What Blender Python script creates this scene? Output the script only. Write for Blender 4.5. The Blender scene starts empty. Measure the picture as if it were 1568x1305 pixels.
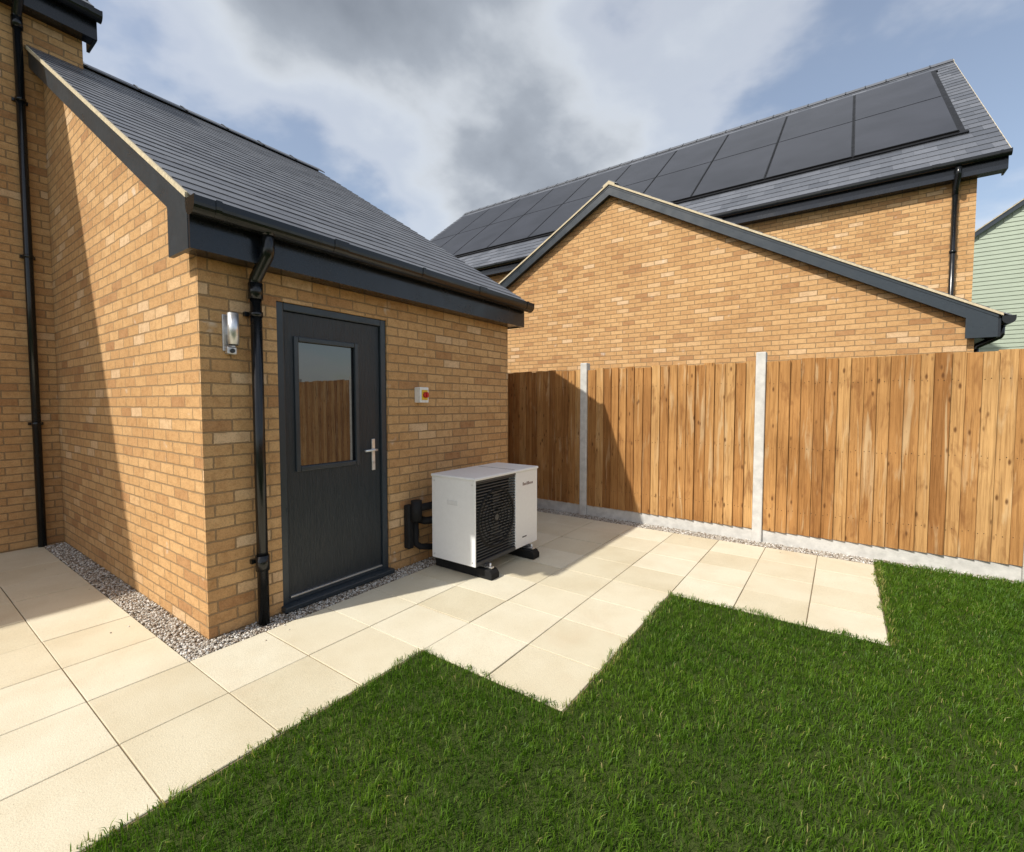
import bpy, bmesh, math, random
import numpy as np
from mathutils import Vector, Matrix
random.seed(7); rng=np.random.default_rng(11)
scene=bpy.context.scene
scene.view_settings.view_transform='Standard'
scene.view_settings.look='None'
scene.view_settings.exposure=0

# ------------------------------------------------------------------ node helpers
def newmat(name):
    m=bpy.data.materials.new(name); m.use_nodes=True
    nt=m.node_tree
    b=nt.nodes["Principled BSDF"]
    return m,nt,b
def N(nt,t,**kw):
    n=nt.nodes.new(t)
    for k,v in kw.items(): setattr(n,k,v)
    return n
def L(nt,a,b): nt.links.new(a,b)
def ramp(nt,fac,stops,interp='LINEAR'):
    r=N(nt,'ShaderNodeValToRGB'); r.color_ramp.interpolation=interp
    e=r.color_ramp.elements
    while len(e)<len(stops): e.new(0.5)
    for i,(p,c) in enumerate(stops):
        e[i].position=p
        e[i].color=(c[0],c[1],c[2],1) if hasattr(c,'__len__') else (c,c,c,1)
    if fac is not None: L(nt,fac,r.inputs[0])
    return r.outputs[0]
def math_(nt,op,a,b=None,c=None,clamp=False):
    n=N(nt,'ShaderNodeMath',operation=op); n.use_clamp=clamp
    for i,v in enumerate((a,b,c)):
        if v is None: continue
        if isinstance(v,(int,float)): n.inputs[i].default_value=v
        else: L(nt,v,n.inputs[i])
    return n.outputs[0]
def mix(nt,fac,a,b,blend='MIX'):
    n=N(nt,'ShaderNodeMix',data_type='RGBA',blend_type=blend)
    for idx,v in ((0,fac),(6,a),(7,b)):
        if isinstance(v,(int,float)): n.inputs[idx].default_value=v
        elif isinstance(v,tuple): n.inputs[idx].default_value=(v[0],v[1],v[2],1)
        else: L(nt,v,n.inputs[idx])
    return n.outputs[2]
def noise(nt,vec,scale,detail=4,rough=.55,dist=0):
    n=N(nt,'ShaderNodeTexNoise'); n.inputs['Scale'].default_value=scale
    n.inputs['Detail'].default_value=detail; n.inputs['Roughness'].default_value=rough
    n.inputs['Distortion'].default_value=dist
    if vec is not None: L(nt,vec,n.inputs['Vector'])
    return n.outputs['Fac']
def vscale(nt,vec,s):
    n=N(nt,'ShaderNodeMapping'); n.inputs['Scale'].default_value=s
    L(nt,vec,n.inputs['Vector']); return n.outputs[0]
def bump(nt,b,h,strength,dist):
    n=N(nt,'ShaderNodeBump'); n.inputs['Strength'].default_value=strength
    n.inputs['Distance'].default_value=dist
    L(nt,h,n.inputs['Height']); L(nt,n.outputs[0],b.inputs['Normal'])
def pos(nt): return N(nt,'ShaderNodeNewGeometry').outputs['Position']
def tint(nt):
    return N(nt,'ShaderNodeAttribute',attribute_name='tint').outputs['Fac']

# ------------------------------------------------------------------ materials
def brick_mat(name,shades,mortar):
    m,nt,b=newmat(name)
    g=N(nt,'ShaderNodeNewGeometry')
    sp=N(nt,'ShaderNodeSeparateXYZ'); L(nt,g.outputs['Position'],sp.inputs[0])
    sn=N(nt,'ShaderNodeSeparateXYZ'); L(nt,g.outputs['True Normal'],sn.inputs[0])
    k=math_(nt,'GREATER_THAN',math_(nt,'ABSOLUTE',sn.outputs[0]),.5)
    u=math_(nt,'ADD',math_(nt,'MULTIPLY',sp.outputs[0],math_(nt,'SUBTRACT',1,k)),math_(nt,'MULTIPLY',sp.outputs[1],k))
    wob=noise(nt,g.outputs['Position'],9,1)
    wob2=noise(nt,g.outputs['Position'],60,1)
    w=math_(nt,'ADD',math_(nt,'MULTIPLY',math_(nt,'SUBTRACT',wob,.5),.009),math_(nt,'MULTIPLY',math_(nt,'SUBTRACT',wob2,.5),.008))
    cb=N(nt,'ShaderNodeCombineXYZ')
    L(nt,math_(nt,'ADD',u,w),cb.inputs[0]); L(nt,math_(nt,'ADD',sp.outputs[2],w),cb.inputs[1])
    bt=N(nt,'ShaderNodeTexBrick'); L(nt,cb.outputs[0],bt.inputs['Vector'])
    bt.inputs['Scale'].default_value=1; bt.inputs['Brick Width'].default_value=.225
    bt.inputs['Row Height'].default_value=.075; bt.inputs['Mortar Size'].default_value=.0055
    bt.inputs['Mortar Smooth'].default_value=.3
    bt.inputs['Color1'].default_value=(0,0,0,1); bt.inputs['Color2'].default_value=(1,1,1,1)
    bt.inputs['Mortar'].default_value=(.5,.5,.5,1)
    col=ramp(nt,bt.outputs['Color'],shades)
    v=noise(nt,g.outputs['Position'],16,4,.65)
    col=mix(nt,.6,col,ramp(nt,v,[(.25,(.66,.56,.48)),(.5,(1,1,1)),(.75,(1.15,1.17,1.2))]),'MULTIPLY')
    v2=noise(nt,g.outputs['Position'],120,3,.7)
    col=mix(nt,.6,col,ramp(nt,v2,[(.3,.62),(.5,1.0),(.75,1.2)]),'MULTIPLY')
    big=noise(nt,g.outputs['Position'],.9,2)
    col=mix(nt,1,col,ramp(nt,big,[(.3,(.92,.89,.86)),(.7,(1.05,1.06,1.07))]),'MULTIPLY')
    ef=noise(nt,g.outputs['Position'],5.2,3,.5)
    col=mix(nt,ramp(nt,ef,[(.69,0.0),(.76,.55)]),col,(.68,.60,.50))
    mo=mix(nt,.5,mortar,ramp(nt,v2,[(.3,.7),(.7,1.15)]),'MULTIPLY')
    L(nt,mix(nt,bt.outputs['Fac'],col,mo),b.inputs['Base Color'])
    b.inputs['Roughness'].default_value=.9; b.inputs['Specular IOR Level'].default_value=.25
    h=math_(nt,'ADD',math_(nt,'SUBTRACT',1,bt.outputs['Fac']),math_(nt,'MULTIPLY',noise(nt,g.outputs['Position'],45,3,.7),.5))
    bump(nt,b,h,1,.012)
    return m
BRICK=brick_mat('buff_brick',[(0,(.42,.225,.10)),(.12,(.52,.30,.132)),(.5,(.565,.338,.150)),(.9,(.62,.385,.18)),(1,(.67,.47,.28))],(.34,.225,.118))  # last colour is mortar, darkened to carry the shade in the recessed joints

def slate_mat(name,c0,c1):
    m,nt,b=newmat(name); p=pos(nt); t=tint(nt)
    c=ramp(nt,t,[(0,c0),(1,c1)])
    c=mix(nt,.5,c,ramp(nt,noise(nt,p,18,4,.65),[(.3,.8),(.7,1.2)]),'MULTIPLY')
    L(nt,c,b.inputs['Base Color'])
    L(nt,ramp(nt,noise(nt,p,3,3),[(.3,.42),(.7,.58)]),b.inputs['Roughness'])
    bump(nt,b,noise(nt,p,90,3,.6),.3,.003)
    return m
SLATE=slate_mat('slate_tile',(.088,.094,.110),(.130,.138,.156))
SLATE_FAR=slate_mat('slate_tile_far',(.070,.077,.092),(.130,.139,.160))

def plain(name,col,rough,spec=.5,metal=0,nscale=30,nstr=.12,bstr=.0,bscale=80):
    m,nt,b=newmat(name); p=pos(nt)
    f=noise(nt,p,nscale,4,.6)
    c=mix(nt,1,col,ramp(nt,f,[(.25,1-nstr),(.75,1+nstr)]),'MULTIPLY')
    L(nt,c,b.inputs['Base Color']); b.inputs['Metallic'].default_value=metal
    L(nt,ramp(nt,noise(nt,p,6,4,.6),[(.3,max(.02,rough-.07)),(.7,min(1,rough+.09))]),b.inputs['Roughness'])
    b.inputs['Specular IOR Level'].default_value=spec
    if bstr>0: bump(nt,b,noise(nt,p,bscale,4,.6),bstr,.003)
    return m
TRIM=plain('anthracite_trim',(.027,.037,.047),.34,.5)
FASC=plain('black_blue_fascia',(.011,.014,.020),.22,.5)
BLACKP=plain('black_plastic',(.007,.008,.009),.20,.5)
WHITEP=plain('white_powder_coat',(.80,.81,.81),.35,.5,nstr=.03)
GREYP=plain('dark_grey_plastic',(.045,.048,.052),.45)
RUBBER=plain('black_rubber',(.015,.015,.015),.8,.2,bstr=.3)
STEEL=plain('brushed_steel',(.72,.73,.74),.38,.5,metal=.85)
MORTAR=plain('verge_mortar',(.56,.48,.33),.95,.2,bstr=.6,bscale=60,nstr=.25)
CONC=plain('pale_concrete',(.56,.55,.52),.9,.2,bstr=.6,bscale=70,nstr=.18,nscale=14)
ALU=plain('aluminium_strip',(.6,.6,.6),.35,.5,metal=.9)
RED=plain('red_plastic',(.55,.03,.02),.4); YEL=plain('yellow_plastic',(.75,.5,.03),.4)
FOAM=plain('pipe_lagging',(.012,.012,.013),.75,.3,bstr=.4)
DARKROOM=plain('dark_interior',(.02,.02,.022),.9)

def door_mat():
    m,nt,b=newmat('anthracite_woodgrain_door'); p=pos(nt)
    g=noise(nt,vscale(nt,p,(60,60,4)),1.5,5,.65,1.2)
    L(nt,mix(nt,.6,(.021,.028,.035),ramp(nt,g,[(.3,.65),(.7,1.35)]),'MULTIPLY'),b.inputs['Base Color'])
    b.inputs['Roughness'].default_value=.36
    bump(nt,b,g,1,.006); return m
DOOR=door_mat()

def glass_mat():
    m,nt,b=newmat('window_glass'); p=pos(nt)
    b.inputs['Base Color'].default_value=(.012,.014,.016,1)
    b.inputs['IOR'].default_value=2.1; b.inputs['Roughness'].default_value=.01
    bump(nt,b,noise(nt,p,2.2,2),.05,.004); return m
GLASS=glass_mat()

def paving_mat():
    m,nt,b=newmat('cream_paving'); p=pos(nt); t=tint(nt)
    c=ramp(nt,t,[(0,(.570,.515,.380)),(.5,(.625,.57,.435)),(1,(.655,.61,.485))])
    c=mix(nt,.55,c,ramp(nt,noise(nt,p,2.3,5,.6),[(.3,(.85,.80,.70)),(.6,(1.03,1.03,1.01))]),'MULTIPLY')
    c=mix(nt,ramp(nt,noise(nt,p,1.3,4,.65,.4),[(.56,0.0),(.70,.32)]),c,(.54,.43,.29))
    c=mix(nt,.6,c,ramp(nt,noise(nt,p,230,3,.7),[(.3,.68),(.55,1.05),(.75,1.15)]),'MULTIPLY')
    v=N(nt,'ShaderNodeTexVoronoi'); v.inputs['Scale'].default_value=23; L(nt,p,v.inputs['Vector'])
    c=mix(nt,ramp(nt,v.outputs['Distance'],[(.05,.5),(.09,0.0)]),c,(.34,.29,.21))
    L(nt,c,b.inputs['Base Color']); b.inputs['Roughness'].default_value=.88; b.inputs['Specular IOR Level'].default_value=.25
    bump(nt,b,noise(nt,p,140,4,.7),.6,.003); return m
PAVE=paving_mat()
SAND=plain('joint_sand',(.20,.155,.10),1,.1,bstr=.6)

def soil_mat(name,a,b2):
    m,nt,b=newmat(name); p=pos(nt)
    L(nt,ramp(nt,noise(nt,p,3.5,6,.7),[(.3,a),(.7,b2)]),b.inputs['Base Color'])
    b.inputs['Roughness'].default_value=1; b.inputs['Specular IOR Level'].default_value=.1
    bump(nt,b,noise(nt,p,50,4,.7),1,.02); return m
SOIL=soil_mat('lawn_soil',(.036,.060,.012),(.065,.085,.022))
GROUND=soil_mat('ground_grass',(.03,.055,.015),(.06,.09,.025))

def grass_mat():
    m,nt,b=newmat('grass_blades'); p=pos(nt); t=tint(nt)
    c=ramp(nt,t,[(0,(.045,.100,.010)),(.45,(.086,.175,.016)),(.86,(.155,.265,.032)),(.95,(.29,.30,.10)),(1,(.42,.36,.19))])
    c=mix(nt,1,c,ramp(nt,noise(nt,p,1.6,4,.65),[(.3,(.72,.80,.72)),(.7,(1.26,1.14,1.0))]),'MULTIPLY')
    L(nt,c,b.inputs['Base Color']); b.inputs['Roughness'].default_value=.48; b.inputs['Specular IOR Level'].default_value=.25
    tr=N(nt,'ShaderNodeBsdfTranslucent'); L(nt,mix(nt,1,c,(1.2,1.55,.5),'MULTIPLY'),tr.inputs['Color'])
    mx=N(nt,'ShaderNodeMixShader'); mx.inputs[0].default_value=.33
    L(nt,b.outputs[0],mx.inputs[1]); L(nt,tr.outputs[0],mx.inputs[2])
    L(nt,mx.outputs[0],nt.nodes['Material Output'].inputs['Surface']); return m
GRASS=grass_mat()

def pebble_mat():
    m,nt,b=newmat('gravel_pebbles'); t=tint(nt); p=pos(nt)
    c=ramp(nt,t,[(0,(.16,.125,.095)),(.25,(.32,.255,.19)),(.5,(.44,.39,.32)),(.75,(.56,.53,.47)),(1,(.74,.72,.68))])
    c=mix(nt,.5,c,ramp(nt,noise(nt,p,150,2),[(.3,.7),(.7,1.2)]),'MULTIPLY')
    L(nt,c,b.inputs['Base Color']); b.inputs['Roughness'].default_value=.7; return m
PEB=pebble_mat()

def wood_mat():
    m,nt,b=newmat('fence_timber'); p=pos(nt); t=tint(nt)
    sp=N(nt,'ShaderNodeSeparateXYZ'); L(nt,p,sp.inputs[0])
    cb=N(nt,'ShaderNodeCombineXYZ')
    L(nt,sp.outputs[0],cb.inputs[0]); L(nt,math_(nt,'ADD',sp.outputs[1],math_(nt,'MULTIPLY',t,37)),cb.inputs[1])
    L(nt,math_(nt,'ADD',sp.outputs[2],math_(nt,'MULTIPLY',t,91)),cb.inputs[2]); q=cb.outputs[0]
    c=ramp(nt,t,[(0,(.285,.135,.045)),(.35,(.375,.19,.066)),(.7,(.44,.238,.088)),(1,(.50,.30,.125))])
    g=noise(nt,vscale(nt,q,(55,8,1.6)),1.3,5,.62,.8)
    c=mix(nt,.9,c,ramp(nt,g,[(.25,(.42,.36,.30)),(.5,(1,1,1)),(.75,(1.3,1.34,1.38))]),'MULTIPLY')
    st=noise(nt,vscale(nt,q,(14,3,1.4)),1.0,4,.55,.8)
    c=mix(nt,ramp(nt,st,[(.57,0.0),(.70,.65)]),c,(.58,.43,.25))
    st2=noise(nt,vscale(nt,q,(7,3,2.2)),1.7,4,.55,.8)
    c=mix(nt,ramp(nt,st2,[(.56,0.0),(.72,.62)]),c,(.20,.085,.030))
    bl=noise(nt,p,1.3,4,.6)
    c=mix(nt,1,c,ramp(nt,bl,[(.3,(.80,.75,.70)),(.7,(1.12,1.12,1.12))]),'MULTIPLY')
    v=N(nt,'ShaderNodeTexVoronoi'); v.inputs['Scale'].default_value=1
    L(nt,vscale(nt,q,(13,2,5.0)),v.inputs['Vector'])
    c=mix(nt,ramp(nt,v.outputs['Distance'],[(.07,.85),(.12,.4),(.17,0.0)]),c,(.10,.042,.016))
    L(nt,c,b.inputs['Base Color']); b.inputs['Roughness'].default_value=.85; b.inputs['Specular IOR Level'].default_value=.15
    bump(nt,b,g,.9,.006); return m
WOOD=wood_mat()

def clad_mat():
    m,nt,b=newmat('sage_cladding'); p=pos(nt)
    L(nt,mix(nt,.5,(.36,.42,.33),ramp(nt,noise(nt,p,4,4),[(.3,.9),(.7,1.08)]),'MULTIPLY'),b.inputs['Base Color'])
    b.inputs['Roughness'].default_value=.6; return m
CLAD=clad_mat()
def pv_mat():
    m,nt,b=newmat('solar_cell_glass'); p=pos(nt)
    c=mix(nt,1,(.024,.025,.031),ramp(nt,noise(nt,p,1.1,3),[(.3,.8),(.7,1.3)]),'MULTIPLY')
    L(nt,c,b.inputs['Base Color']); b.inputs['Roughness'].default_value=.35; b.inputs['IOR'].default_value=1.35
    return m
PV=pv_mat()
PVF=plain('panel_frame',(.005,.005,.006),.5,.3)

# ------------------------------------------------------------------ mesh helpers
def empty(name,loc=(0,0,0)):
    e=bpy.data.objects.new(name,None); e.location=loc; scene.collection.objects.link(e); return e
def mesh_obj(name,verts,faces,mat,parent=None,smooth=False,tints=None,recalc=True):
    me=bpy.data.meshes.new(name); me.from_pydata([tuple(v) for v in verts],[],faces); me.update()
    if recalc:
        bm=bmesh.new(); bm.from_mesh(me); bmesh.ops.recalc_face_normals(bm,faces=bm.faces); bm.to_mesh(me); bm.free()
    if tints is not None:
        a=me.attributes.new('tint','FLOAT','POINT'); a.data.foreach_set('value',np.array(tints,dtype=np.float32))
    me.materials.append(mat)
    if smooth: me.polygons.foreach_set('use_smooth',[True]*len(me.polygons))
    o=bpy.data.objects.new(name,me); scene.collection.objects.link(o)
    if parent: o.parent=parent
    return o
def bev(o,w,seg=2):
    m=o.modifiers.new('bevel','BEVEL'); m.width=w; m.segments=seg; m.limit_method='ANGLE'; return o
HF=[(0,1,2,3),(4,7,6,5),(0,4,5,1),(1,5,6,2),(2,6,7,3),(3,7,4,0)]
class MB:
    def __init__(s): s.v=[];s.f=[];s.t=[]
    def hexa(s,pts,t=.5):
        n=len(s.v); s.v+=list(pts); s.f+=[tuple(n+i for i in f) for f in HF]; s.t+=[t]*8
    def box(s,x0,x1,y0,y1,z0,z1,t=.5):
        s.hexa([(x0,y0,z0),(x1,y0,z0),(x1,y1,z0),(x0,y1,z0),(x0,y0,z1),(x1,y0,z1),(x1,y1,z1),(x0,y1,z1)],t)
    def obj(s,name,mat,parent=None,smooth=False):
        return mesh_obj(name,s.v,s.f,mat,parent,smooth,s.t)
def box(name,x0,x1,y0,y1,z0,z1,mat,parent=None,b=0):
    m=MB(); m.box(x0,x1,y0,y1,z0,z1,rng.random()); o=m.obj(name,mat,parent)
    if b: bev(o,b)
    return o
def prism(name,poly,y0,y1,mat,parent=None,axis='Y',b=0):
    n=len(poly)
    if axis=='Y': vs=[(p[0],y0,p[1]) for p in poly]+[(p[0],y1,p[1]) for p in poly]
    else: vs=[(y0,p[0],p[1]) for p in poly]+[(y1,p[0],p[1]) for p in poly]
    fs=[tuple(range(n)),tuple(range(2*n-1,n-1,-1))]+[(i,(i+1)%n,(i+1)%n+n,i+n) for i in range(n)]
    o=mesh_obj(name,vs,fs,mat,parent,tints=[.5]*(2*n))
    if b: bev(o,b)
    return o
def tube(name,pts,r,mat,parent=None,seg=16,cap=True):
    pts=[Vector(p) for p in pts]; vs=[];fs=[]
    for i,p in enumerate(pts):
        if i==0: t=pts[1]-p
        elif i==len(pts)-1: t=p-pts[i-1]
        else: t=(pts[i+1]-p).normalized()+(p-pts[i-1]).normalized()
        t.normalize()
        a=t.orthogonal().normalized() if i==0 else (a-t*a.dot(t)).normalized()
        bb=t.cross(a)
        for k in range(seg):
            an=2*math.pi*k/seg; vs.append(p+(a*math.cos(an)+bb*math.sin(an))*r)
    for i in range(len(pts)-1):
        for k in range(seg):
            fs.append((i*seg+k,i*seg+(k+1)%seg,(i+1)*seg+(k+1)%seg,(i+1)*seg+k))
    if cap: fs.append(tuple(range(seg))); n=(len(pts)-1)*seg; fs.append(tuple(range(n+seg-1,n-1,-1)))
    o=mesh_obj(name,vs,fs,mat,parent)
    for p in o.data.polygons: p.use_smooth=len(p.vertices)==4
    return o
def gutter_profile(cx,zt,r=.058,t=.005,sg=1):
    o=[(cx+r*math.cos(a),zt-.035+r*math.sin(a)) for a in np.linspace(math.pi,2*math.pi,13)]
    i=[(cx+(r-t)*math.cos(a),zt-.035+(r-t)*math.sin(a)) for a in np.linspace(2*math.pi,math.pi,13)]
    return [(cx-r,zt)]+o+[(cx+r,zt),(cx+r-t,zt)]+i+[(cx-r+t,zt)]
def gutter(pre,cx,zt,y0,y1,parent):
    prism(pre+'gutter',gutter_profile(cx,zt),y0,y1,BLACKP,parent)
    for k,y in enumerate((y0,y1-.006)):
        o=[(cx+.059*math.cos(a),zt-.035+.059*math.sin(a)) for a in np.linspace(math.pi,2*math.pi,13)]
        prism(pre+'gutter_stop_%d'%k,[(cx-.059,zt+.003)]+o+[(cx+.059,zt+.003)],y-.003 if k==0 else y,y+.004 if k==0 else y+.011,BLACKP,parent)
    n=max(2,int((y1-y0)/.8))
    for k in range(n+1):
        y=y0+.12+(y1-y0-.24)*k/n
        w=.055 if k%2 else .016
        prism(pre+'gutter_bracket_%d'%k,gutter_profile(cx,zt+.004,.063,.0045),y-w,y+w,BLACKP,parent)

# ------------------------------------------------------------------ gabled building
def gabled(name,rx,half,whalf,slope,ez,y0,y1,ovh,wallmat,gauge,tw,tilemat,open_right=False,fd=.23,right_gutter=True,left_gutter=True,ridge_seg=.45,tth=.011):
    P=empty(name); Lz=lambda x: ez+slope*(half-abs(x-rx))
    nrm=math.hypot(1,slope)
    for nm,a,b_ in (('gable_wall_front',y0,y0+.25),('gable_wall_back',y1-.25,y1)):
        prism(nm,[(rx-whalf,-.15),(rx+whalf,-.15),(rx+whalf,Lz(rx+whalf)-.11),(rx,Lz(rx)-.11),(rx-whalf,Lz(rx-whalf)-.11)],a,b_,wallmat,P)
    box('side_wall_left',rx-whalf,rx-whalf+.25,y0+.25,y1-.25,-.15,ez-.02,wallmat,P)
    if not open_right: box('side_wall_right',rx+whalf-.25,rx+whalf,y0+.25,y1-.25,-.15,ez-.02,wallmat,P)
    ya,yb=y0-ovh,y1+ovh
    for sg,nm in ((1,'right'),(-1,'left')):
        e=rx+sg*half
        prism('roof_deck_'+nm,[(rx,Lz(rx)),(e-sg*.05,Lz(e-sg*.05)),(e-sg*.05,Lz(e-sg*.05)-.06),(rx,Lz(rx)-.07)],ya+.03,yb-.03,GREYP,P)
        U=Vector((-sg/nrm,0,slope/nrm)); Nn=Vector((sg*slope/nrm,0,1/nrm)); O=Vector((e+sg*.035,0,ez-slope*.035))
        SL=half*nrm+.035; n=int(round(SL/gauge)); g=SL/n; mb=MB(); th=tth
        for i in range(n):
            off=(tw/2 if i%2 else 0); y=ya-off
            while y<yb:
                a=max(y,ya)+.0009; b2=min(y+tw,yb)-.0009; y+=tw
                if b2-a<.02: continue
                j=random.uniform(-.0010,.0010); js=random.uniform(-.0015,.0015)
                s0=i*g+js; s1=min((i+1)*g+.05,SL)
                lo=O+U*s0; hi=O+U*s1; Y=Vector((0,1,0))
                h0=.007+th+j; h1=.006+j
                if s1-s0<g+.03: h1=.007
                mb.hexa([lo+Nn*(h0-th)+Y*a,lo+Nn*(h0-th)+Y*b2,hi+Nn*(h1-th)+Y*b2,hi+Nn*(h1-th)+Y*a,
                         lo+Nn*h0+Y*a,lo+Nn*h0+Y*b2,hi+Nn*h1+Y*b2,hi+Nn*h1+Y*a],random.random())
        mb.obj('roof_tiles_'+nm,tilemat,P)
        for k,(q0,q1,m0,m1) in enumerate(((ya+.01,ya+.035,ya-.012,ya+.03),(yb-.035,yb-.01,yb-.03,yb+.012))):
            xe=e-sg*.07
            prism('barge_board_%s_%d'%(nm,k),[(rx,Lz(rx)-.032),(xe,Lz(xe)-.032),(xe,ez-fd-.02),(xe-sg*.28,ez-fd-.02),(xe-sg*.28,Lz(xe-sg*.28)-.20),(rx,Lz(rx)-.20)],q0,q1,TRIM,P)
            prism('barge_trim_%s_%d'%(nm,k),[(rx,Lz(rx)-.028),(xe,Lz(xe)-.028),(xe,Lz(xe)-.062),(rx,Lz(rx)-.062)],q0-.006 if k==0 else q0+.006,q1-.006 if k==0 else q1+.006,TRIM,P)
            prism('verge_mortar_%s_%d'%(nm,k),[(rx,Lz(rx)+.006),(e-sg*.03,Lz(e-sg*.03)+.006),(e-sg*.03,Lz(e-sg*.03)-.024),(rx,Lz(rx)-.026)],m0,m1,MORTAR,P)
        for k,(q0,q1) in enumerate(((ya+.035,y0),(y1,yb-.035))):
            prism('verge_soffit_%s_%d'%(nm,k),[(rx,Lz(rx)-.17),(e-sg*.3,Lz(e-sg*.3)-.17),(e-sg*.3,Lz(e-sg*.3)-.185),(rx,Lz(rx)-.185)],q0,q1,TRIM,P)
        w0,w1=sorted((rx+sg*whalf,e-sg*.07))
        box('eaves_soffit_'+nm,w0,w1,ya+.035,yb-.035,ez-fd-.012,ez-fd+.002,FASC,P)
        f0,f1=sorted((e-sg*.07,e-sg*.045))
        box('fascia_'+nm,f0,f1,ya+.012,yb-.012,ez-fd-.02,ez-.035,FASC,P)
        if (sg==1 and right_gutter) or (sg==-1 and left_gutter):
            gutter(nm+'_',e+sg*.018,ez-.012,ya-.005,yb+.005,P)
    zr=Lz(rx)+.055; n=int((yb-ya)/ridge_seg); g=(yb-ya)/n; w=.15; t=.014
    for k in range(n):
        a=ya+k*g+.003; b2=a+g-.006
        prism('ridge_tile_%d'%k,[(rx-w,zr-w*slope),(rx,zr+.004),(rx+w,zr-w*slope),(rx+w,zr-w*slope-t),(rx,zr-t-.004),(rx-w,zr-w*slope-t)],a,b2,tilemat,P)
        if k: prism('ridge_union_%d'%k,[(rx-w-.005,zr-w*slope+.002),(rx,zr+.015),(rx+w+.005,zr-w*slope+.002),(rx+w,zr-w*slope-.01),(rx,zr),(rx-w,zr-w*slope-.01)],a-.018,a+.012,BLACKP,P)
    # mortar bedding showing in the ridge end
    prism('ridge_end_mortar',[(rx-.11,zr-.11*slope-.02),(rx,zr-.018),(rx+.11,zr-.11*slope-.02),(rx+.11,zr-.11*slope-.07),(rx,zr-.075),(rx-.11,zr-.11*slope-.07)],ya-.014,ya+.002,MORTAR,P)
    return P,Lz

def downpipe(P,gx,wx,y,ztop,zbot=.02,pre='',clips=(.5,1.3,2.0)):
    r=.034; s=1 if gx>wx else -1
    tube(pre+'outlet',[(gx,y,ztop+.03),(gx,y,ztop-.06)],r+.009,BLACKP,P)
    tube(pre+'downpipe_neck',[(gx,y,ztop-.03),(gx,y,ztop-.15),(gx-s*.012,y,ztop-.175),(wx+s*.012,y,ztop-.285),(wx,y,ztop-.31),(wx,y,ztop-.40)],r+.004,BLACKP,P)
    tube(pre+'downpipe',[(wx,y,ztop-.33),(wx,y,zbot)],r,BLACKP,P)
    tube(pre+'pipe_socket',[(wx,y,ztop-.32),(wx,y,ztop-.42)],r+.009,BLACKP,P)
    for k,z in enumerate(clips):
        tube(pre+'pipe_clip_%d'%k,[(wx,y,z-.015),(wx,y,z+.015)],r+.006,BLACKP,P)
        a,b=sorted((wx-s*.03,wx-s*.058)); box(pre+'clip_plate_%d'%k,a,b,y-.055,y+.055,z-.014,z+.014,BLACKP,P)

# =================================================================== near garage / utility building
WX=-3.13; CY=1.182
G1,L1=gabled('brick_garage',-6.94,4.02,3.81,.642,2.580,CY,4.303,.105,BRICK,.165,.3,SLATE,open_right=True,fd=.245,tth=.007)
D0,D1,DH=1.648,2.577,2.147
box('wall_beside_door',WX-.25,WX,CY+.25,D0,-.15,2.54,BRICK,G1)
box('wall_right_of_door',WX-.25,WX,D1,4.053,-.15,2.54,BRICK,G1)
box('wall_over_door',WX-.25,WX,D0,D1,DH,2.54,BRICK,G1)
downpipe(G1,-2.902,-3.068,1.485,2.535,0.0,clips=(.42,2.02))
tube('pipe_shoe_joint',[(-3.068,1.485,.36),(-3.068,1.485,.46)],.042,BLACKP,G1)
xf=WX-.012
for nm,a in (('door_jamb_hinge',(xf-.07,xf,D0,D0+.055,.0,DH)),('door_jamb_lock',(xf-.07,xf,D1-.055,D1,.0,DH)),('door_head',(xf-.07,xf,D0+.055,D1-.055,DH-.055,DH))):
    box(nm,*a,TRIM,G1,b=.006)
box('door_cill',xf-.07,WX+.055,D0-.015,D1+.015,.005,.045,TRIM,G1,b=.008)
box('door_threshold',xf-.06,xf-.004,D0+.055,D1-.055,.045,.072,TRIM,G1,b=.003)
l0,l1=D0+.060,D1-.060; xl=xf-.022; zb,zt=.080,DH-.060
wy0,wy1,wz0,wz1=1.800,2.292,.985,1.905
for nm,a in (('door_leaf_hinge_stile',(l0,wy0,zb,zt)),('door_leaf_lock_stile',(wy1,l1,zb,zt)),('door_leaf_bottom',(wy0,wy1,zb,wz0)),('door_leaf_top',(wy0,wy1,wz1,zt))):
    box(nm,xl-.045,xl,a[0],a[1],a[2],a[3],DOOR,G1)
m=MB()
for (a,b_,c,d) in ((wy0-.022,wy0+.014,wz0-.022,wz1+.022),(wy1-.014,wy1+.022,wz0-.022,wz1+.022),(wy0+.014,wy1-.014,wz0-.022,wz0+.014),(wy0+.014,wy1-.014,wz1-.014,wz1+.022)):
    m.box(xl-.012,xl+.013,a,b_,c,d)
bev(m.obj('door_glazing_bead',TRIM,G1),.006)
box('door_glass',xl-.03,xl-.016,wy0,wy1,wz0,wz1,GLASS,G1)
box('door_weather_bar',xl-.012,xl+.021,l0+.004,l1-.004,.0725,.086,ALU,G1,b=.003)
box('door_back_room',WX-.6,WX-.26,D0-.1,D1+.1,0,DH+.05,DARKROOM,G1)
hy=2.447
box('handle_backplate',xl+.0005,xl+.010,hy-.017,hy+.017,.90,1.16,STEEL,G1,b=.004)
tube('handle_spindle',[(xl+.006,hy,1.07),(xl+.05,hy,1.07)],.010,STEEL,G1)
tube('handle_lever',[(xl+.048,hy+.008,1.07),(xl+.05,hy-.03,1.071),(xl+.046,hy-.11,1.068)],.0095,STEEL,G1)
tube('lock_cylinder',[(xl+.006,hy,.965),(xl+.016,hy,.965)],.010,ALU,G1)

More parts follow.
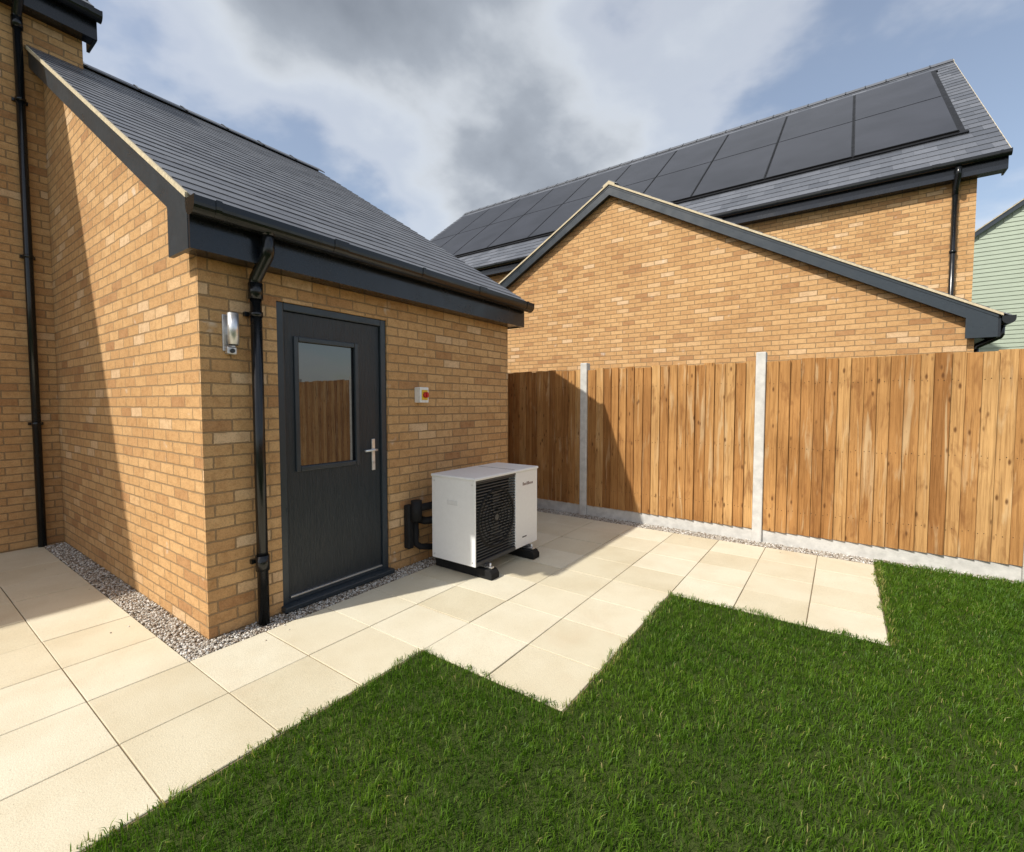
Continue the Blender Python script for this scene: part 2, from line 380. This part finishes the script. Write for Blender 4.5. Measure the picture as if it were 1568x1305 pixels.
# =================================================================== own house, left edge
H1,LH1=gabled('brick_house',-11.3,4.85,4.65,.80,5.53,-10,1.5,.1,BRICK,.25,.3,SLATE,fd=.24)
downpipe(H1,-6.432,-6.588,1.01,5.49,0.0,clips=(1.25,2.9,4.4))

# =================================================================== neighbour garage
G2,L2=gabled('brick_garage',-3.50,5.05,4.80,.57,2.50,8.0,11.3,.12,BRICK,.22,.3,SLATE_FAR)
downpipe(G2,1.568,1.342,8.22,2.46,0.0,clips=(1.2,))

# =================================================================== neighbour house with PV (ridge along world X)
H2,LH2=gabled('brick_house',17.1,6.06,5.80,.81,5.60,-1.78,14.6,.34,BRICK,.27,.33,SLATE_FAR,fd=.26)
H2.rotation_euler=(0,0,math.radians(90))
tube('corner_downpipe',[(11.24,-1.50,5.3),(11.24,-1.50,0)],.04,BLACKP,H2)
tube('corner_downpipe_neck',[(11.02,-1.50,5.48),(11.02,-1.50,5.36),(11.24,-1.50,5.2),(11.24,-1.50,5.1)],.044,BLACKP,H2)
tube('corner_pipe_clip',[(11.24,-1.50,4.1),(11.24,-1.50,4.14)],.05,BLACKP,H2)
PVE=empty('solar_panel_array')
mbp=MB(); mbf=MB(); nn=math.hypot(1,.81)
Ud=Vector((0,1/nn,.81/nn)); Nd=Vector((0,-.81/nn,1/nn)); O=Vector((0,11.04,5.60)); Xv=Vector((1,0,0))
s_lo,s_hi=1.10*nn,5.42*nn; cw=1.612; rowh=(s_hi-s_lo)/2
def slab(mb,x0,x1,s0,s1,h0,h1,t=.5):
    f=lambda x,s,h: O+Xv*x+Ud*s+Nd*h
    mb.hexa([f(x0,s0,h0),f(x1,s0,h0),f(x1,s1,h0),f(x0,s1,h0),f(x0,s0,h1),f(x1,s0,h1),f(x1,s1,h1),f(x0,s1,h1)],t)
slab(mbf,1.64-10*cw,1.64,s_lo,s_hi,.045,.060)
for c in range(10):
    x1=1.64-c*cw; x0=x1-cw
    for r_ in range(2):
        a=s_lo+r_*rowh; b_=a+rowh
        slab(mbf,x0+.008,x1-.008,a+.006,b_-.006,.0605,.080)
        slab(mbp,x0+.032,x1-.032,a+.026,b_-.026,.0785,.084,random.random())
mbf.obj('panel_frames',PVF,PVE); mbp.obj('panel_glass',PV,PVE)
mt=MB(); slab(mt,1.64-10*cw-.12,1.64+.12,s_lo-.10,s_lo,.02,.05); slab(mt,1.64-10*cw-.12,1.64+.12,s_hi,s_hi+.08,.02,.05)
slab(mt,1.64,1.72,s_lo,s_hi,.02,.048); slab(mt,1.64-10*cw-.08,1.64-10*cw,s_lo,s_hi,.02,.048)
mt.obj('array_flashing',PVF,PVE)

# =================================================================== sage clad house far right
H3,LH3=gabled('clad_house',8.0,5.0,4.72,.73,7.12,23.6,32,.15,CLAD,.3,.33,SLATE_FAR,fd=.24)
mb=MB(); z=0.0
while z<10.5:
    hw=4.72 if z<7.0 else max(.1,4.72-(z-6.95)/.73)
    if z<6.9 or hw>.3:
        h=[(8-hw,23.6-.028,z),(8+hw,23.6-.028,z),(8+hw,23.599,z),(8-hw,23.599,z),(8-hw,23.6-.008,z+.15),(8+hw,23.6-.008,z+.15),(8+hw,23.599,z+.15),(8-hw,23.599,z+.15)]
        mb.hexa(h,random.random())
    z+=.15
mb.obj('weatherboards',CLAD,H3)

# =================================================================== fences
def fence(name,axis,fixed,posts,seed,h=1.90):
    random.seed(seed); F=empty(name); mb=MB(); gb=MB(); ps=MB(); rl=MB(); nl=MB()
    def P3(a,b_,z): return (a,fixed+b_,z) if axis=='X' else (fixed+b_,a,z)
    def H(mbx,a0,a1,b0,b1,z0,z1,t=.5):
        mbx.hexa([P3(a0,b0,z0),P3(a1,b0,z0),P3(a1,b1,z0),P3(a0,b1,z0),P3(a0,b0,z1),P3(a1,b0,z1),P3(a1,b1,z1),P3(a0,b1,z1)],t)
    for i,p in enumerate(posts):
        H(ps,p-.047,p+.047,-.060,.045,-.3,1.985-.01*(i%2))
    for i in range(len(posts)-1):
        a0,a1=sorted((posts[i],posts[i+1])); a0+=.049; a1-=.049
        dz=random.uniform(-.012,.012)
        H(gb,a0,a1,-.028,.024,-.1,.125+dz*.3)
        n=19; w=(a1-a0)/n; ph=h+dz
        for k in range(n):
            a=a0+k*w+random.uniform(-.007,.007) if k else a0; e=min(a+w+.014,a1)
            lean=random.uniform(-.006,.006) if 0<k<n-1 else 0; zt=ph+random.uniform(-.010,.010); t=random.random()
            th=.020+random.uniform(-.005,.005); bow=random.uniform(-.004,.004)
            mb.hexa([P3(a,-.031,.13),P3(e,-.031-th,.13),P3(e,-.024,.13),P3(a,-.024,.13),
                     P3(a+lean,-.031,zt),P3(e+lean,-.031-th+bow,zt),P3(e+lean,-.024,zt),P3(a+lean,-.024,zt)],t)
            for z in (.36,1.0,1.66):
                for fx in (.35,.72):
                    zz=z+random.uniform(-.012,.012); x_=a+w*fx; H(nl,x_-.003,x_+.003,-.032-th*fx*.95,-.028,zz-.003,zz+.003)
        for z in (.32,.97,1.62): H(rl,a0,a1,-.021,.018,z,z+.075,random.random())
    bev(ps.obj('concrete_posts',CONC,F),.010); gb.obj('gravel_boards',CONC,F)
    mb.obj('timber_boards',WOOD,F); rl.obj('rails',WOOD,F); nl.obj('nails',RUBBER,F)
    return F
FY=5.47
fence('wooden_fence','X',FY,[-8.62,-6.65,-4.68,-2.73,-.70,1.275,3.18,4.6],5)
fence('wooden_fence','Y',4.72,[5.42,3.5,1.55,-.4,-2.35,-4.3,-6.25],9)

# =================================================================== ground, paving
def sheet(name,x0,x1,y0,y1,z,mat,parent=None):
    return mesh_obj(name,[(x0,y0,z),(x1,y0,z),(x1,y1,z),(x0,y1,z)],[(0,1,2,3)],mat,parent,recalc=False)
sheet('ground',-400,400,-400,400,-.035,GROUND)
XL=[-6.62,-6.36,-5.87,-5.385,-4.90,-4.415,-3.93,-3.445,-2.96,-2.470,-1.975,-1.505,-1.035,-.595,-.155,.27]
YL=[-2.9,-2.46,-2.02,-1.59,-1.16,-.72,-.29,.145,.58,1.015,1.44,1.865,2.28,2.70,3.115,3.53,3.96,4.39,4.82,5.25]
GX=XL[8]; PX1=XL[10]; PX2=XL[12]; PX3=XL[15]; PY0=YL[9]; PY1=YL[11]; PY2=YL[15]; PY3=YL[19]
def paved(x,y):
    if x<XL[0] or y<YL[0] or y>PY3: return False
    if y<PY0: return x<PX1
    if y<PY1: return GX<x<PX1
    if y<PY2: return GX<x<PX2
    if x<GX: return y>4.39
    return x<PX3
pm=MB()
for i in range(len(XL)-1):
    for j in range(len(YL)-1):
        cx,cy=(XL[i]+XL[i+1])/2,(YL[j]+YL[j+1])/2
        if not paved(cx,cy): continue
        g=.0026; dz=random.uniform(-.0015,.0015); tx=random.uniform(-.0012,.0012)
        x0,x1,y0,y1=XL[i]+g,XL[i+1]-g,YL[j]+g,YL[j+1]-g
        x0+=random.uniform(-.0012,.0012); y0+=random.uniform(-.0012,.0012)
        pm.hexa([(x0,y0,-.034),(x1,y0,-.034),(x1,y1,-.034),(x0,y1,-.034),(x0,y0,dz),(x1,y0,dz+tx),(x1,y1,dz+tx),(x0,y1,dz)],random.random())
PV0=pm.obj('patio_paving',PAVE); bev(PV0,.0025,1)
sb=MB()
sb.box(-6.64,PX1+.005,YL[0],PY0,-.03,-.0065); sb.box(-6.64,GX,PY0+.0002,CY,-.03,-.016)
sb.box(GX+.0002,PX1+.005,PY0+.0002,PY1,-.03,-.0065); sb.box(-3.2,GX,CY+.0002,PY2,-.03,-.016)
sb.box(GX+.0002,PX2+.005,PY1+.0002,PY2,-.03,-.0065); sb.box(-5,PX3+.005,PY2+.0002,PY3,-.03,-.0065); sb.box(-5,PX3+.005,PY3+.0002,5.44,-.03,-.016)
sb.obj('paving_bed',SAND)

def pebbles(name,rects,dens,parent=None):
    bm=bmesh.new(); bmesh.ops.create_icosphere(bm,subdivisions=1,radius=1)
    bv=np.array([v.co[:] for v in bm.verts]); bf=np.array([[v.index for v in f.verts] for f in bm.faces]); bm.free()
    V=[];T=[];n=0
    for (x0,x1,y0,y1) in rects:
        k=int((x1-x0)*(y1-y0)*dens)
        for _ in range(k):
            s=rng.uniform(.0045,.0105)*np.array([1,rng.uniform(.6,1),rng.uniform(.5,.8)])
            a=rng.uniform(0,2*math.pi,3); R=np.array(Matrix.Rotation(a[0],3,'Z')@Matrix.Rotation(a[1]*.1,3,'X'))
            jit=1+rng.uniform(-.15,.15,(12,1))
            V.append((bv*jit*s)@R.T+np.array([rng.uniform(x0,x1),rng.uniform(y0,y1),rng.uniform(-.014,.003)])); T.append(np.full(12,rng.random())); n+=1
    V=np.concatenate(V); F=np.concatenate([bf+12*i for i in range(n)])
    me=bpy.data.meshes.new(name); me.from_pydata(V.tolist(),[],F.tolist())
    a=me.attributes.new('tint','FLOAT','POINT'); a.data.foreach_set('value',np.concatenate(T).astype(np.float32))
    me.polygons.foreach_set('use_smooth',[True]*len(F)); me.materials.append(PEB)
    o=bpy.data.objects.new(name,me); scene.collection.objects.link(o); return o
pebbles('gravel_border',[(-6.60,GX-.005,PY0+.003,CY),(WX,GX-.004,PY0+.003,4.38),(-4.6,PX3,PY3+.004,5.44),(PX3,1.2,5.37,5.44)],13000)
pebbles('stray_stones',[(-6.0,-2.6,.85,1.0),(-2.94,-2.75,1.1,3.0),(-2.0,.2,5.1,5.24)],30)

# =================================================================== lawn
def lawn_ok(x,y):
    inn=np.zeros_like(x,bool)
    inn|=(y<PY1+.004)&(x>PX1)
    inn|=(y>=PY1)&(y<PY2+.004)&(x>PX2)
    inn|=(y>=PY2)&(x>PX3)
    return inn&(y<5.40)
LG=empty('lawn')
lb=MB(); lb.box(PX1+.006,4.66,-6,PY1,-.03,-.006); lb.box(PX2+.006,4.66,PY1+.0002,PY2,-.03,-.006); lb.box(PX3+.006,4.66,PY2+.0002,5.44,-.03,-.008)
lb.obj('lawn_soil',SOIL,LG)
def blades(x0,x1,y0,y1,dens,wd,exclude=None):
    n=int((x1-x0)*(y1-y0)*dens)
    x=rng.uniform(x0,x1,n); y=rng.uniform(y0,y1,n)
    ex=.012*np.sin(y*9+np.sin(x*7)*2)+.008*np.sin(y*23+np.sin(x*11)*2)+.007*np.sin(x*61+y*47)+.008; k=lawn_ok(x+ex,y-ex)
    if exclude is not None: k&=~exclude(x,y)
    cl=np.zeros(n); cl2=np.zeros(n)
    for q in range(7):
        th=rng.uniform(0,2*np.pi); fr=rng.uniform(2.5,9); cl+=np.sin((x*np.cos(th)+y*np.sin(th))*fr+rng.uniform(0,6)+1.2*np.sin(x*fr*.6+y*1.7))
        th=rng.uniform(0,2*np.pi); fr=rng.uniform(18,60); cl2+=np.sin((x*np.cos(th)+y*np.sin(th))*fr+rng.uniform(0,6)+1.5*np.sin(x*fr*.5-y*7))
    cl=np.clip(.5+cl/7,0,1); cl2=np.clip(.5+cl2/7,0,1)
    k&=rng.random(n)<(.66+.5*cl2)
    x,y,cl,cl2=x[k],y[k],cl[k],cl2[k]; n=len(x)
    h=rng.uniform(.018,.039,n)*(.65+.35*cl+.5*cl2); w=wd*rng.uniform(.65,1.3,n)
    a=rng.uniform(0,2*np.pi,n); la=rng.uniform(0,2*np.pi,n)*.6+6*cl2; le=rng.uniform(.1,.9,n)*h
    lx=np.cos(la)*le+.003; ly=np.sin(la)*le-.003
    dx,dy=np.cos(a)*w/2,np.sin(a)*w/2
    V=np.zeros((n,5,3)); 
    V[:,0]=np.stack([x-dx,y-dy,np.full(n,-.010)],1); V[:,1]=np.stack([x+dx,y+dy,np.full(n,-.010)],1)
    V[:,2]=np.stack([x+dx*.85+lx*.35,y+dy*.85+ly*.35,h*.62-.004],1); V[:,3]=np.stack([x-dx*.85+lx*.35,y-dy*.85+ly*.35,h*.62-.004],1)
    V[:,4]=np.stack([x+lx,y+ly,h*(1-.25*le/h)-.004],1)
    t=np.clip(rng.beta(2.2,2.6,n)*.80+.14*cl,0,.88)
    dry=rng.random(n)<.03; t[dry]=rng.uniform(.92,1,dry.sum())
    edge=((np.abs(x-PX2)<.05)&(y>PY1)&(y<PY2))|((np.abs(x-PX3)<.05)&(y>PY2))|((np.abs(x-PX1)<.03)&(y<PY1))
    e2=edge&(rng.random(n)<.35); t[e2]=rng.uniform(.9,1,e2.sum())
    return V,t
def grass_obj(name,sets):
    V=np.concatenate([s[0] for s in sets]); t=np.concatenate([s[1] for s in sets]); n=len(V)
    me=bpy.data.meshes.new(name); me.vertices.add(n*5); me.vertices.foreach_set('co',V.reshape(-1).astype(np.float32))
    base=(np.arange(n)*5)[:,None]
    loops=(base+np.array([0,1,2,3,3,2,4])).reshape(-1)
    me.loops.add(n*7); me.loops.foreach_set('vertex_index',loops.astype(np.int32))
    me.polygons.add(n*2)
    st=((np.arange(n)*7)[:,None]+np.array([0,4])).reshape(-1); tot=np.tile([4,3],n)
    me.polygons.foreach_set('loop_start',st.astype(np.int32)); me.polygons.foreach_set('loop_total',tot.astype(np.int32))
    me.update(calc_edges=True)
    a=me.attributes.new('tint','FLOAT','POINT'); a.data.foreach_set('value',np.repeat(t,5).astype(np.float32))
    me.materials.append(GRASS); o=bpy.data.objects.new(name,me); scene.collection.objects.link(o); o.parent=LG; return o
near=lambda x,y:(x<1.9)&(y>0)
grass_obj('grass_blades',[blades(-2.05,1.9,0,5.43,12500,.0033),blades(-2.05,4.66,-2.5,5.43,1600,.008,exclude=near)])

# =================================================================== heat pump
HP=empty('heat_pump')
hx0,hx1=-2.885,-2.397; hy0,hy1=2.847,3.787; hz0,hz1=.115,.835; gy=3.42
box('casing_fan_side',hx0,hx1-.09,hy0+.012,gy-.001,hz0,hz1-.012,WHITEP,HP)
box('casing_compressor_side',hx0,hx1-.002,gy,hy1,hz0,hz1-.012,WHITEP,HP,b=.006)
box('side_panel',hx0-.002,hx1,hy0,hy0+.012,hz0,hz1-.012,WHITEP,HP,b=.004)
box('lid',hx0-.008,hx1+.008,hy0-.008,hy1+.008,hz1-.012,hz1+.012,WHITEP,HP,b=.008)
box('lid_seam',hx0+.03,hx1-.03,gy+.02,gy+.024,hz1+.012,hz1+.0135,GREYP,HP)
box('front_base_trim',hx1-.09,hx1-.001,hy0+.012,gy-.001,hz0,hz0+.03,GREYP,HP)
box('front_top_trim',hx1-.09,hx1-.001,hy0+.012,gy-.001,hz1-.030,hz1-.012,GREYP,HP)
box('fan_cavity_back',hx1-.089,hx1-.080,hy0+.012,gy-.001,hz0+.03,hz1-.03,RUBBER,HP)
fc=((hy0+.012+gy)/2,(hz0+hz1)/2); 
sl=MB(); nz=27
for k in range(nz):
    z=hz0+.035+(hz1-.03-hz0-.04)*k/(nz-1)
    sl.hexa([(hx1-.022,hy0+.0125,z-.006),(hx1-.006,hy0+.0125,z-.009),(hx1-.006,gy-.0015,z-.009),(hx1-.022,gy-.0015,z-.006),
             (hx1-.022,hy0+.0125,z+.001),(hx1-.006,hy0+.0125,z-.002),(hx1-.006,gy-.0015,z-.002),(hx1-.022,gy-.0015,z+.001)])
sl.obj('grille_slats',GREYP,HP)
def ring(name,r,rt,x,mat):
    pts=[(x,fc[0]+r*math.cos(a),fc[1]+r*math.sin(a)) for a in np.linspace(0,2*math.pi,49)]
    tube(name,pts,rt,mat,HP,seg=8,cap=False)
ring('fan_shroud',.245,.012,hx1-.010,RUBBER); 
for k,r_ in enumerate((.07,.115,.16,.205)): ring('guard_ring_%d'%k,r_,.004,hx1-.006,RUBBER)
tube('fan_hub',[(hx1-.06,fc[0],fc[1]),(hx1-.004,fc[0],fc[1])],.042,RUBBER,HP,seg=28)
tube('hub_badge',[(hx1-.004,fc[0],fc[1]),(hx1-.001,fc[0],fc[1])],.026,GREYP,HP,seg=24)
fb=MB()
for k in range(5):
    a=2*math.pi*k/5
    def q(r,da,x): return (x,fc[0]+r*math.cos(a+da),fc[1]+r*math.sin(a+da))
    fb.hexa([q(.04,-.25,hx1-.06),q(.22,-.38,hx1-.065),q(.235,.42,hx1-.038),q(.04,.4,hx1-.04),q(.04,-.25,hx1-.056),q(.22,-.38,hx1-.061),q(.235,.42,hx1-.034),q(.04,.4,hx1-.036)])
fb.obj('fan_blades',GREYP,HP)
lg=MB()
for k in range(8): 
    lg.box(hx1-.003,hx1-.0012,3.535+k*.022,3.550+k*.022,.690,.710+(.010 if k in(0,3,4) else 0))
lg.obj('printed_label',plain('label_ink',(.16,.10,.09),.5),HP)
box('warning_label',hx1-.003,hx1-.0012,3.53,3.60,.20,.212,GREYP,HP)
box('side_handle',hx0+.18,hx0+.30,hy0-.004,hy0+.001,.60,.64,plain('light_grey',(.68,.69,.69),.5),HP,b=.006)
sc=MB()
for (x,z) in ((hx0+.03,.15),(hx1-.03,.15),(hx0+.03,.79),(hx1-.03,.79)): sc.box(x-.005,x+.005,hy0-.003,hy0+.001,z-.005,z+.005)
sc.obj('side_screws',STEEL,HP)
for k,y in enumerate((hy0+.14,hy1-.17)):
    prism('rubber_foot_%d'%k,[(hx0-.05,0.001),(hx1+.10,0.001),(hx1+.10,.045),(hx1+.075,.078),(hx1+.02,.082),(hx0+.02,.082),(hx0-.05,.07)],y-.055,y+.055,RUBBER,HP,b=.008)
    box('foot_rail_%d'%k,hx0-.03,hx1+.07,y-.02,y+.02,.0825,.098,ALU,HP,b=.003)
    box('base_bracket_%d'%k,hx0+.02,hx1+.02,y-.03,y+.03,.0985,.1145,GREYP,HP)
    tube('foot_bolt_%d'%k,[(hx1+.045,y,.09),(hx1+.045,y,.125)],.009,STEEL,HP,seg=10)
box('pipe_wall_cover',WX+.001,WX+.07,2.735,2.80,.17,.56,FOAM,HP,b=.015)
tube('flow_pipe',[(WX,2.80,.52),(WX+.08,2.80,.53),(WX+.11,2.84,.53),(WX+.12,3.0,.53),(hx0+.0,3.05,.50)],.034,FOAM,HP)
tube('return_pipe',[(WX,2.90,.40),(WX+.10,2.90,.40),(WX+.13,2.95,.40),(WX+.15,3.1,.38),(hx0,3.14,.36)],.034,FOAM,HP)
tube('insulated_valve',[(WX+.10,2.80,.60),(WX+.10,2.80,.42)],.048,FOAM,HP)
tube('drop_pipe',[(WX+.055,2.83,.44),(WX+.055,2.83,.20),(WX+.08,2.86,.17),(WX+.16,3.0,.15)],.028,FOAM,HP)

# =================================================================== isolator + lamp
IS=empty('isolator_switch')
box('enclosure',WX,WX+.075,2.88,2.985,1.460,1.598,plain('white_plastic',(.80,.80,.78),.35),IS,b=.006)
box('switch_plate',WX+.0755,WX+.081,2.898,2.967,1.485,1.573,YEL,IS,b=.002)
tube('red_knob',[(WX+.081,2.9325,1.529),(WX+.105,2.9325,1.529)],.026,RED,IS,seg=24)
box('knob_bar',WX+.1055,WX+.118,2.925,2.940,1.505,1.553,RED,IS,b=.003)
WLt=empty('wall_light')
box('mount_plate',WX,WX+.012,1.305,1.378,1.775,2.0,STEEL,WLt,b=.003)
tube('lamp_body',[(WX+.062,1.345,1.815),(WX+.062,1.345,2.005)],.031,STEEL,WLt,seg=32)
tube('lamp_lens_top',[(WX+.062,1.345,2.0052),(WX+.062,1.345,2.010)],.026,GREYP,WLt,seg=32)
tube('lamp_lens_bottom',[(WX+.062,1.345,1.810),(WX+.062,1.345,1.8148)],.026,GREYP,WLt,seg=32)
box('lamp_arm',WX+.0125,WX+.04,1.33,1.36,1.88,1.93,STEEL,WLt)
box('sensor_housing',WX+.0125,WX+.055,1.312,1.368,1.755,1.802,ALU,WLt,b=.006)
tube('sensor_eye',[(WX+.053,1.340,1.777),(WX+.062,1.340,1.777)],.014,BLACKP,WLt,seg=20)

# =================================================================== light & sky
sd=Vector((.358,.90,-1.0))
sun=bpy.data.lights.new('sun','SUN'); sun.energy=4.8; sun.angle=math.radians(.8); sun.color=(1,.95,.86)
so=bpy.data.objects.new('sun',sun); so.rotation_euler=sd.to_track_quat('-Z','Y').to_euler(); scene.collection.objects.link(so)
w=bpy.data.worlds.new('World'); scene.world=w; w.use_nodes=True; nt=w.node_tree; bg=nt.nodes['Background']
sky=N(nt,'ShaderNodeTexSky',sky_type='NISHITA'); sky.sun_disc=False
sky.sun_elevation=math.asin(1/sd.length); sky.sun_rotation=math.atan2(-sd.x,-sd.y)%(2*math.pi)
sky.air_density=1.0; sky.dust_density=1.6
tc=N(nt,'ShaderNodeTexCoord'); sp=N(nt,'ShaderNodeSeparateXYZ'); L(nt,tc.outputs['Generated'],sp.inputs[0])
zz=math_(nt,'ADD',math_(nt,'MAXIMUM',sp.outputs[2],0.0),.30)
cb=N(nt,'ShaderNodeCombineXYZ'); L(nt,math_(nt,'DIVIDE',sp.outputs[0],zz),cb.inputs[0]); L(nt,math_(nt,'DIVIDE',sp.outputs[1],zz),cb.inputs[1])
mp=N(nt,'ShaderNodeMapping'); L(nt,cb.outputs[0],mp.inputs[0]); mp.inputs['Location'].default_value=(3.1,1.7,0)
f1=noise(nt,mp.outputs[0],1.5,7,.50,.15)
f2=noise(nt,mp.outputs[0],4.5,5,.55,.1)
def blob(d,c0,c1):
    v=N(nt,'ShaderNodeVectorMath',operation='DOT_PRODUCT'); L(nt,tc.outputs['Generated'],v.inputs[0])
    v.inputs[1].default_value=Vector(d).normalized()
    mr=N(nt,'ShaderNodeMapRange',interpolation_type='SMOOTHSTEP'); L(nt,v.outputs['Value'],mr.inputs[0])
    mr.inputs[1].default_value=c0; mr.inputs[2].default_value=c1; return mr.outputs[0]
b1=blob((-.45,.63,.68),.83,.985)
b2=blob((-.77,.70,.40),.93,.995)
b3=blob((-.16,1.14,.68),.92,.99)
D=math_(nt,'ADD',math_(nt,'ADD',f1,math_(nt,'MULTIPLY',f2,.14)),math_(nt,'MULTIPLY',b1,.24))
D=math_(nt,'SUBTRACT',D,math_(nt,'ADD',math_(nt,'MULTIPLY',b2,.13),math_(nt,'MULTIPLY',b3,.13)))
alpha=ramp(nt,D,[(.50,.12),(.61,.55),(.74,1.0)],'EASE')
ccol=ramp(nt,D,[(.56,(8.6,8.7,8.9)),(.68,(7.0,7.4,7.9)),(.80,(3.7,4.1,4.7)),(.95,(2.2,2.5,3.0))])
blue=mix(nt,1,sky.outputs[0],(1.75,1.65,1.55),'MULTIPLY')
L(nt,mix(nt,alpha,blue,ccol),bg.inputs['Color']); bg.inputs['Strength'].default_value=.107

# =================================================================== camera
cam=bpy.data.cameras.new('camera'); cam.sensor_width=36; cam.lens=709/1568*36; cam.clip_end=1500; cam.clip_start=.05
co=bpy.data.objects.new('camera',cam); co.location=(0,0,1.45); co.rotation_euler=(math.radians(90-2.75),0,math.radians(35.5))
scene.collection.objects.link(co); scene.camera=co
